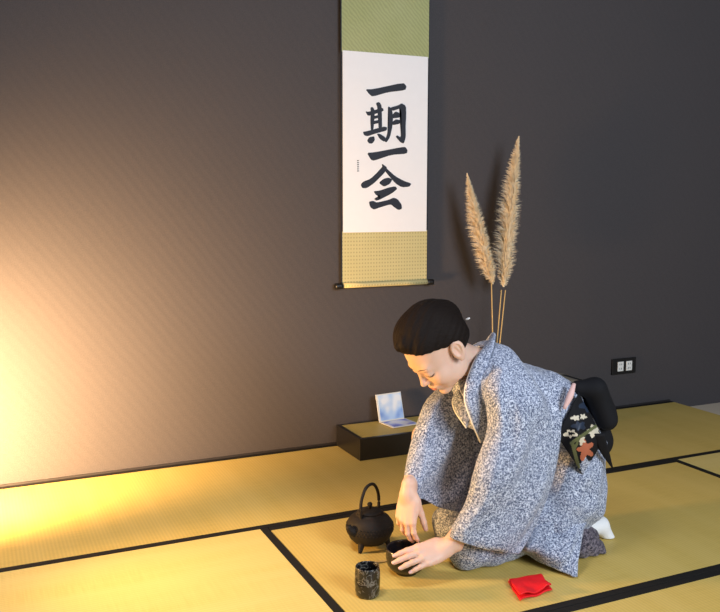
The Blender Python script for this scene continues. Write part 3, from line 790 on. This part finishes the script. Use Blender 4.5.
obj('under_collar', collar('c', -.0055, .046, M['white'], .006), M['white'], PR, True)

# obi
obi = SDF((1.5, 1.9, .12), (2.12, 2.50, .66), .0045)
ax = np.array([.42, 0, -.90]); ax /= np.linalg.norm(ax); up_ = np.array([-ax[2], 0, ax[0]])
obi.rbox(T(565, 430, 2.2)+ax*.02, (.075, .150, .095), .06, [ax, np.array([0, 1., 0]), up_], .01)
obj('obi', obi.mesh(1), M['black_silk'], PR, True)
drum = SDF((1.6, 1.9, .1), (2.25, 2.45, .70), .0045)
drum.rbox(T(583, 397, 2.15), (.036, .115, .062), .032, [np.array([.85, 0, .53]), np.array([0, 1., 0]), np.array([-.53, 0, .85])], .01)
drum.cone(T(578, 388, 2.06), T(594, 388, 2.04), .024, .028, .03); drum.cone(T(596, 389, 2.04), T(607, 420, 2.04), .030, .033, .03)
obj('obi_drum', drum.mesh(1), M['black_silk'], PR, True)
fold_ = SDF((1.6, 1.95, .3), (2.2, 2.45, .72), .0045)
fold_.rbox(T(566, 383, 2.22), (.075, .11, .022), .018, [np.array([.97, 0, -.22]), np.array([0, 1., 0]), np.array([.22, 0, .97])], .02)
obj('obi_fold', fold_.mesh(1), M['olive'], PR, True)
obj('obi_tail', ribbon([T(599, 434, 1.985), T(604, 450, 2.0), T(612, 467, 2.02)], [Rt, Rt, Rt*.9], [.035, .03, .006], .005), M['black_silk'], PR, True)
# patterned end panel, pattern laid out on the panel's own u,v (crop units, scale 5.1, origin 535,365)
def obi_panel():
    c = [(112, 362), (222, 140), (352, 380), (245, 560)]   # left, top, right, bottom
    n = 64; vs, fs, mi = [], [], []
    def pt(u, v):
        q = [(1-u)*(1-v)*c[0][i]+u*(1-v)*c[1][i]+u*v*c[2][i]+(1-u)*v*c[3][i] for i in (0, 1)]
        return q
    def kind(q):
        x, y = q
        def seg(a, b, w):
            a, b, p = np.array(a, float), np.array(b, float), np.array(q, float); t_ = np.clip((p-a)@(b-a)/((b-a)@(b-a)), 0, 1); return np.linalg.norm(p-a-t_*(b-a)) < w
        def el(cx, cy, rx, ry, jag=.25):
            a_ = math.atan2(y-cy, x-cx); return ((x-cx)/rx)**2+((y-cy)/ry)**2 < (1+jag*math.sin(5*a_+cx))**2
        if seg((185, 398), (340, 292), 8) or seg((190, 398), (222, 520), 9) or seg((232, 362), (205, 420), 6): return 2
        if el(206, 270, 22, 12) or el(300, 338, 32, 28) or el(238, 384, 16, 22) or (el(182, 350, 34, 18) and not el(184, 350, 16, 8)) or el(246, 264, 16, 12): return 1
        if el(256, 430, 34, 48, .35): return 3
        if el(262, 520, 40, 46): return 4
        if el(270, 200, 40, 34) or el(225, 310, 34, 20): return 5
        return 0
    for side in (0, 1):
        for i in range(n+1):
            for j in range(n+1):
                u, v = i/n, j/n; q = pt(u, v); bul = math.sin(math.pi*min(u*.9+.05, 1))*math.sin(math.pi*min(v*.9+.05, 1))
                Y = 2.012-.045*bul+(.006 if side else 0)+.004*math.sin(q[0]*.06+q[1]*.03)
                vs.append(T(535+q[0]/5.1, 365+q[1]/5.1, Y))
    N = (n+1)**2
    for i in range(n):
        for j in range(n):
            a_ = i*(n+1)+j; q = (a_, a_+n+1, a_+n+2, a_+1); k = kind(pt((i+.5)/n, (j+.5)/n)); fs.append(q); mi.append(k); fs.append(tuple(x+N for x in q[::-1])); mi.append(0)
    ring = [i*(n+1) for i in range(n+1)]+[n*(n+1)+j for j in range(1, n+1)]+[i*(n+1)+n for i in range(n-1, -1, -1)]+[j for j in range(n-1, 0, -1)]
    for k in range(len(ring)):
        x, y = ring[k], ring[(k+1) % len(ring)]; fs.append((y, x, x+N, y+N)); mi.append(0)
    me = mesh(vs, fs); me.polygons.foreach_set('material_index', mi); return me
obj('obi_panel', obi_panel(), [M['black_silk'], M['cream'], M['green_silk'], M['rust'], M['kimono'], M['navy']], PR, True)
obj('sash', tube([T(574, 384, 2.01), T(570, 396, 1.995), T(564, 409, 1.995)], [.006, .010, .005], 10, 5), M['pink'], PR, True)

# hem at the heels and the socks
hem = SDF((1.55, 1.94, .0), (1.98, 2.42, .17), .004)
hem.cone(T(576, 542, 2.07), T(594, 549, 2.06), .058, .038, .02); hem.cone(T(572, 535, 2.10), T(590, 535, 2.12), .045, .030, .02)
hem.cone((1.66, 2.28, .05), (1.76, 2.27, .04), .05, .03, .02)
hem.rbox((1.8, 2.2, -.097), (.5, .5, .1), .001, None, .003, 'sub')
hem.displace(lambda x, y, z: (.0025*np.sin(x*150+z*110)).astype(np.float32))
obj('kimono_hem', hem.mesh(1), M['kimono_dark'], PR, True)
for y_, s_, dx in ((2.14, -1, 0), (2.27, 1, -.05)):
    tb_ = SDF((1.60, y_-.09, .0), (2.0, y_+.09, .15), .003)
    p_ = T(584, 528, y_); q_ = T(600, 525, y_); e_ = T(609, 538, y_-.01)
    if s_ > 0: p_, q_, e_ = np.array([1.69, y_, .05]), np.array([1.76, y_, .055]), np.array([1.82, y_, .03])
    tb_.cone(p_, q_, .032, .028, .02); tb_.cone(q_, e_, .027, .019, .015)
    tb_.ell(e_+[.004, -.016*s_, -.002], (.018, .010, .013), None, .006)
    obj('tabi_sock', tb_.mesh(1), M['white'], PR, True)

# ------------------------------------------------------------------ lights
def area(name, loc, target, size, energy, col, sy=None):
    l = bpy.data.lights.new(name, 'AREA'); l.energy = energy; l.color = col; l.shape = 'RECTANGLE'; l.size = size; l.size_y = sy or size
    o = bpy.data.objects.new(name, l); COL.objects.link(o); o.location = loc
    o.rotation_euler = (Vector(target)-Vector(loc)).to_track_quat('-Z', 'Y').to_euler(); return o
def spot(name, loc, target, energy, col, ang, blend=1., r=.06):
    l = bpy.data.lights.new(name, 'SPOT'); l.energy = energy; l.color = col; l.spot_size = math.radians(ang); l.spot_blend = blend; l.shadow_soft_size = r
    o = bpy.data.objects.new(name, l); COL.objects.link(o); o.location = loc
    o.rotation_euler = (Vector(target)-Vector(loc)).to_track_quat('-Z', 'Y').to_euler(); return o
def point(name, loc, energy, col, r=.08):
    l = bpy.data.lights.new(name, 'POINT'); l.energy = energy; l.color = col; l.shadow_soft_size = r
    o = bpy.data.objects.new(name, l); COL.objects.link(o); o.location = loc; return o
area('window_daylight', (1.9, -1.7, 2.15), (1.7, 3.0, .80), 1.7, 175, (.80, .89, 1.0))
spot('overhead_fill', (.15, 1.65, 2.7), (.35, 1.95, 0), 135, (.97, .95, 1.0), 88, 1., .35)  # added unseen overhead spot that brightens the mats, fading to the right
spot('floor_lamp', (-.60, 2.80, .50), (1.3, 2.10, .38), 230, (1.0, .56, .19), 64, .7, .10)
point('floor_lamp_glow', (-.60, 2.80, .50), 18, (1.0, .58, .22), .12)
spot('flare_glow_spot', (-.36, 2.86, .27), (.05, 3.53, .37), 740, (1.0, .60, .27), 118, 1., .15)  # added unseen spot imitating lens flare glow on the left of the wall
w = bpy.data.worlds.new('world'); sc.world = w; w.use_nodes = True
w.node_tree.nodes['Background'].inputs[0].default_value = (.80, .86, 1.0, 1); w.node_tree.nodes['Background'].inputs[1].default_value = .09
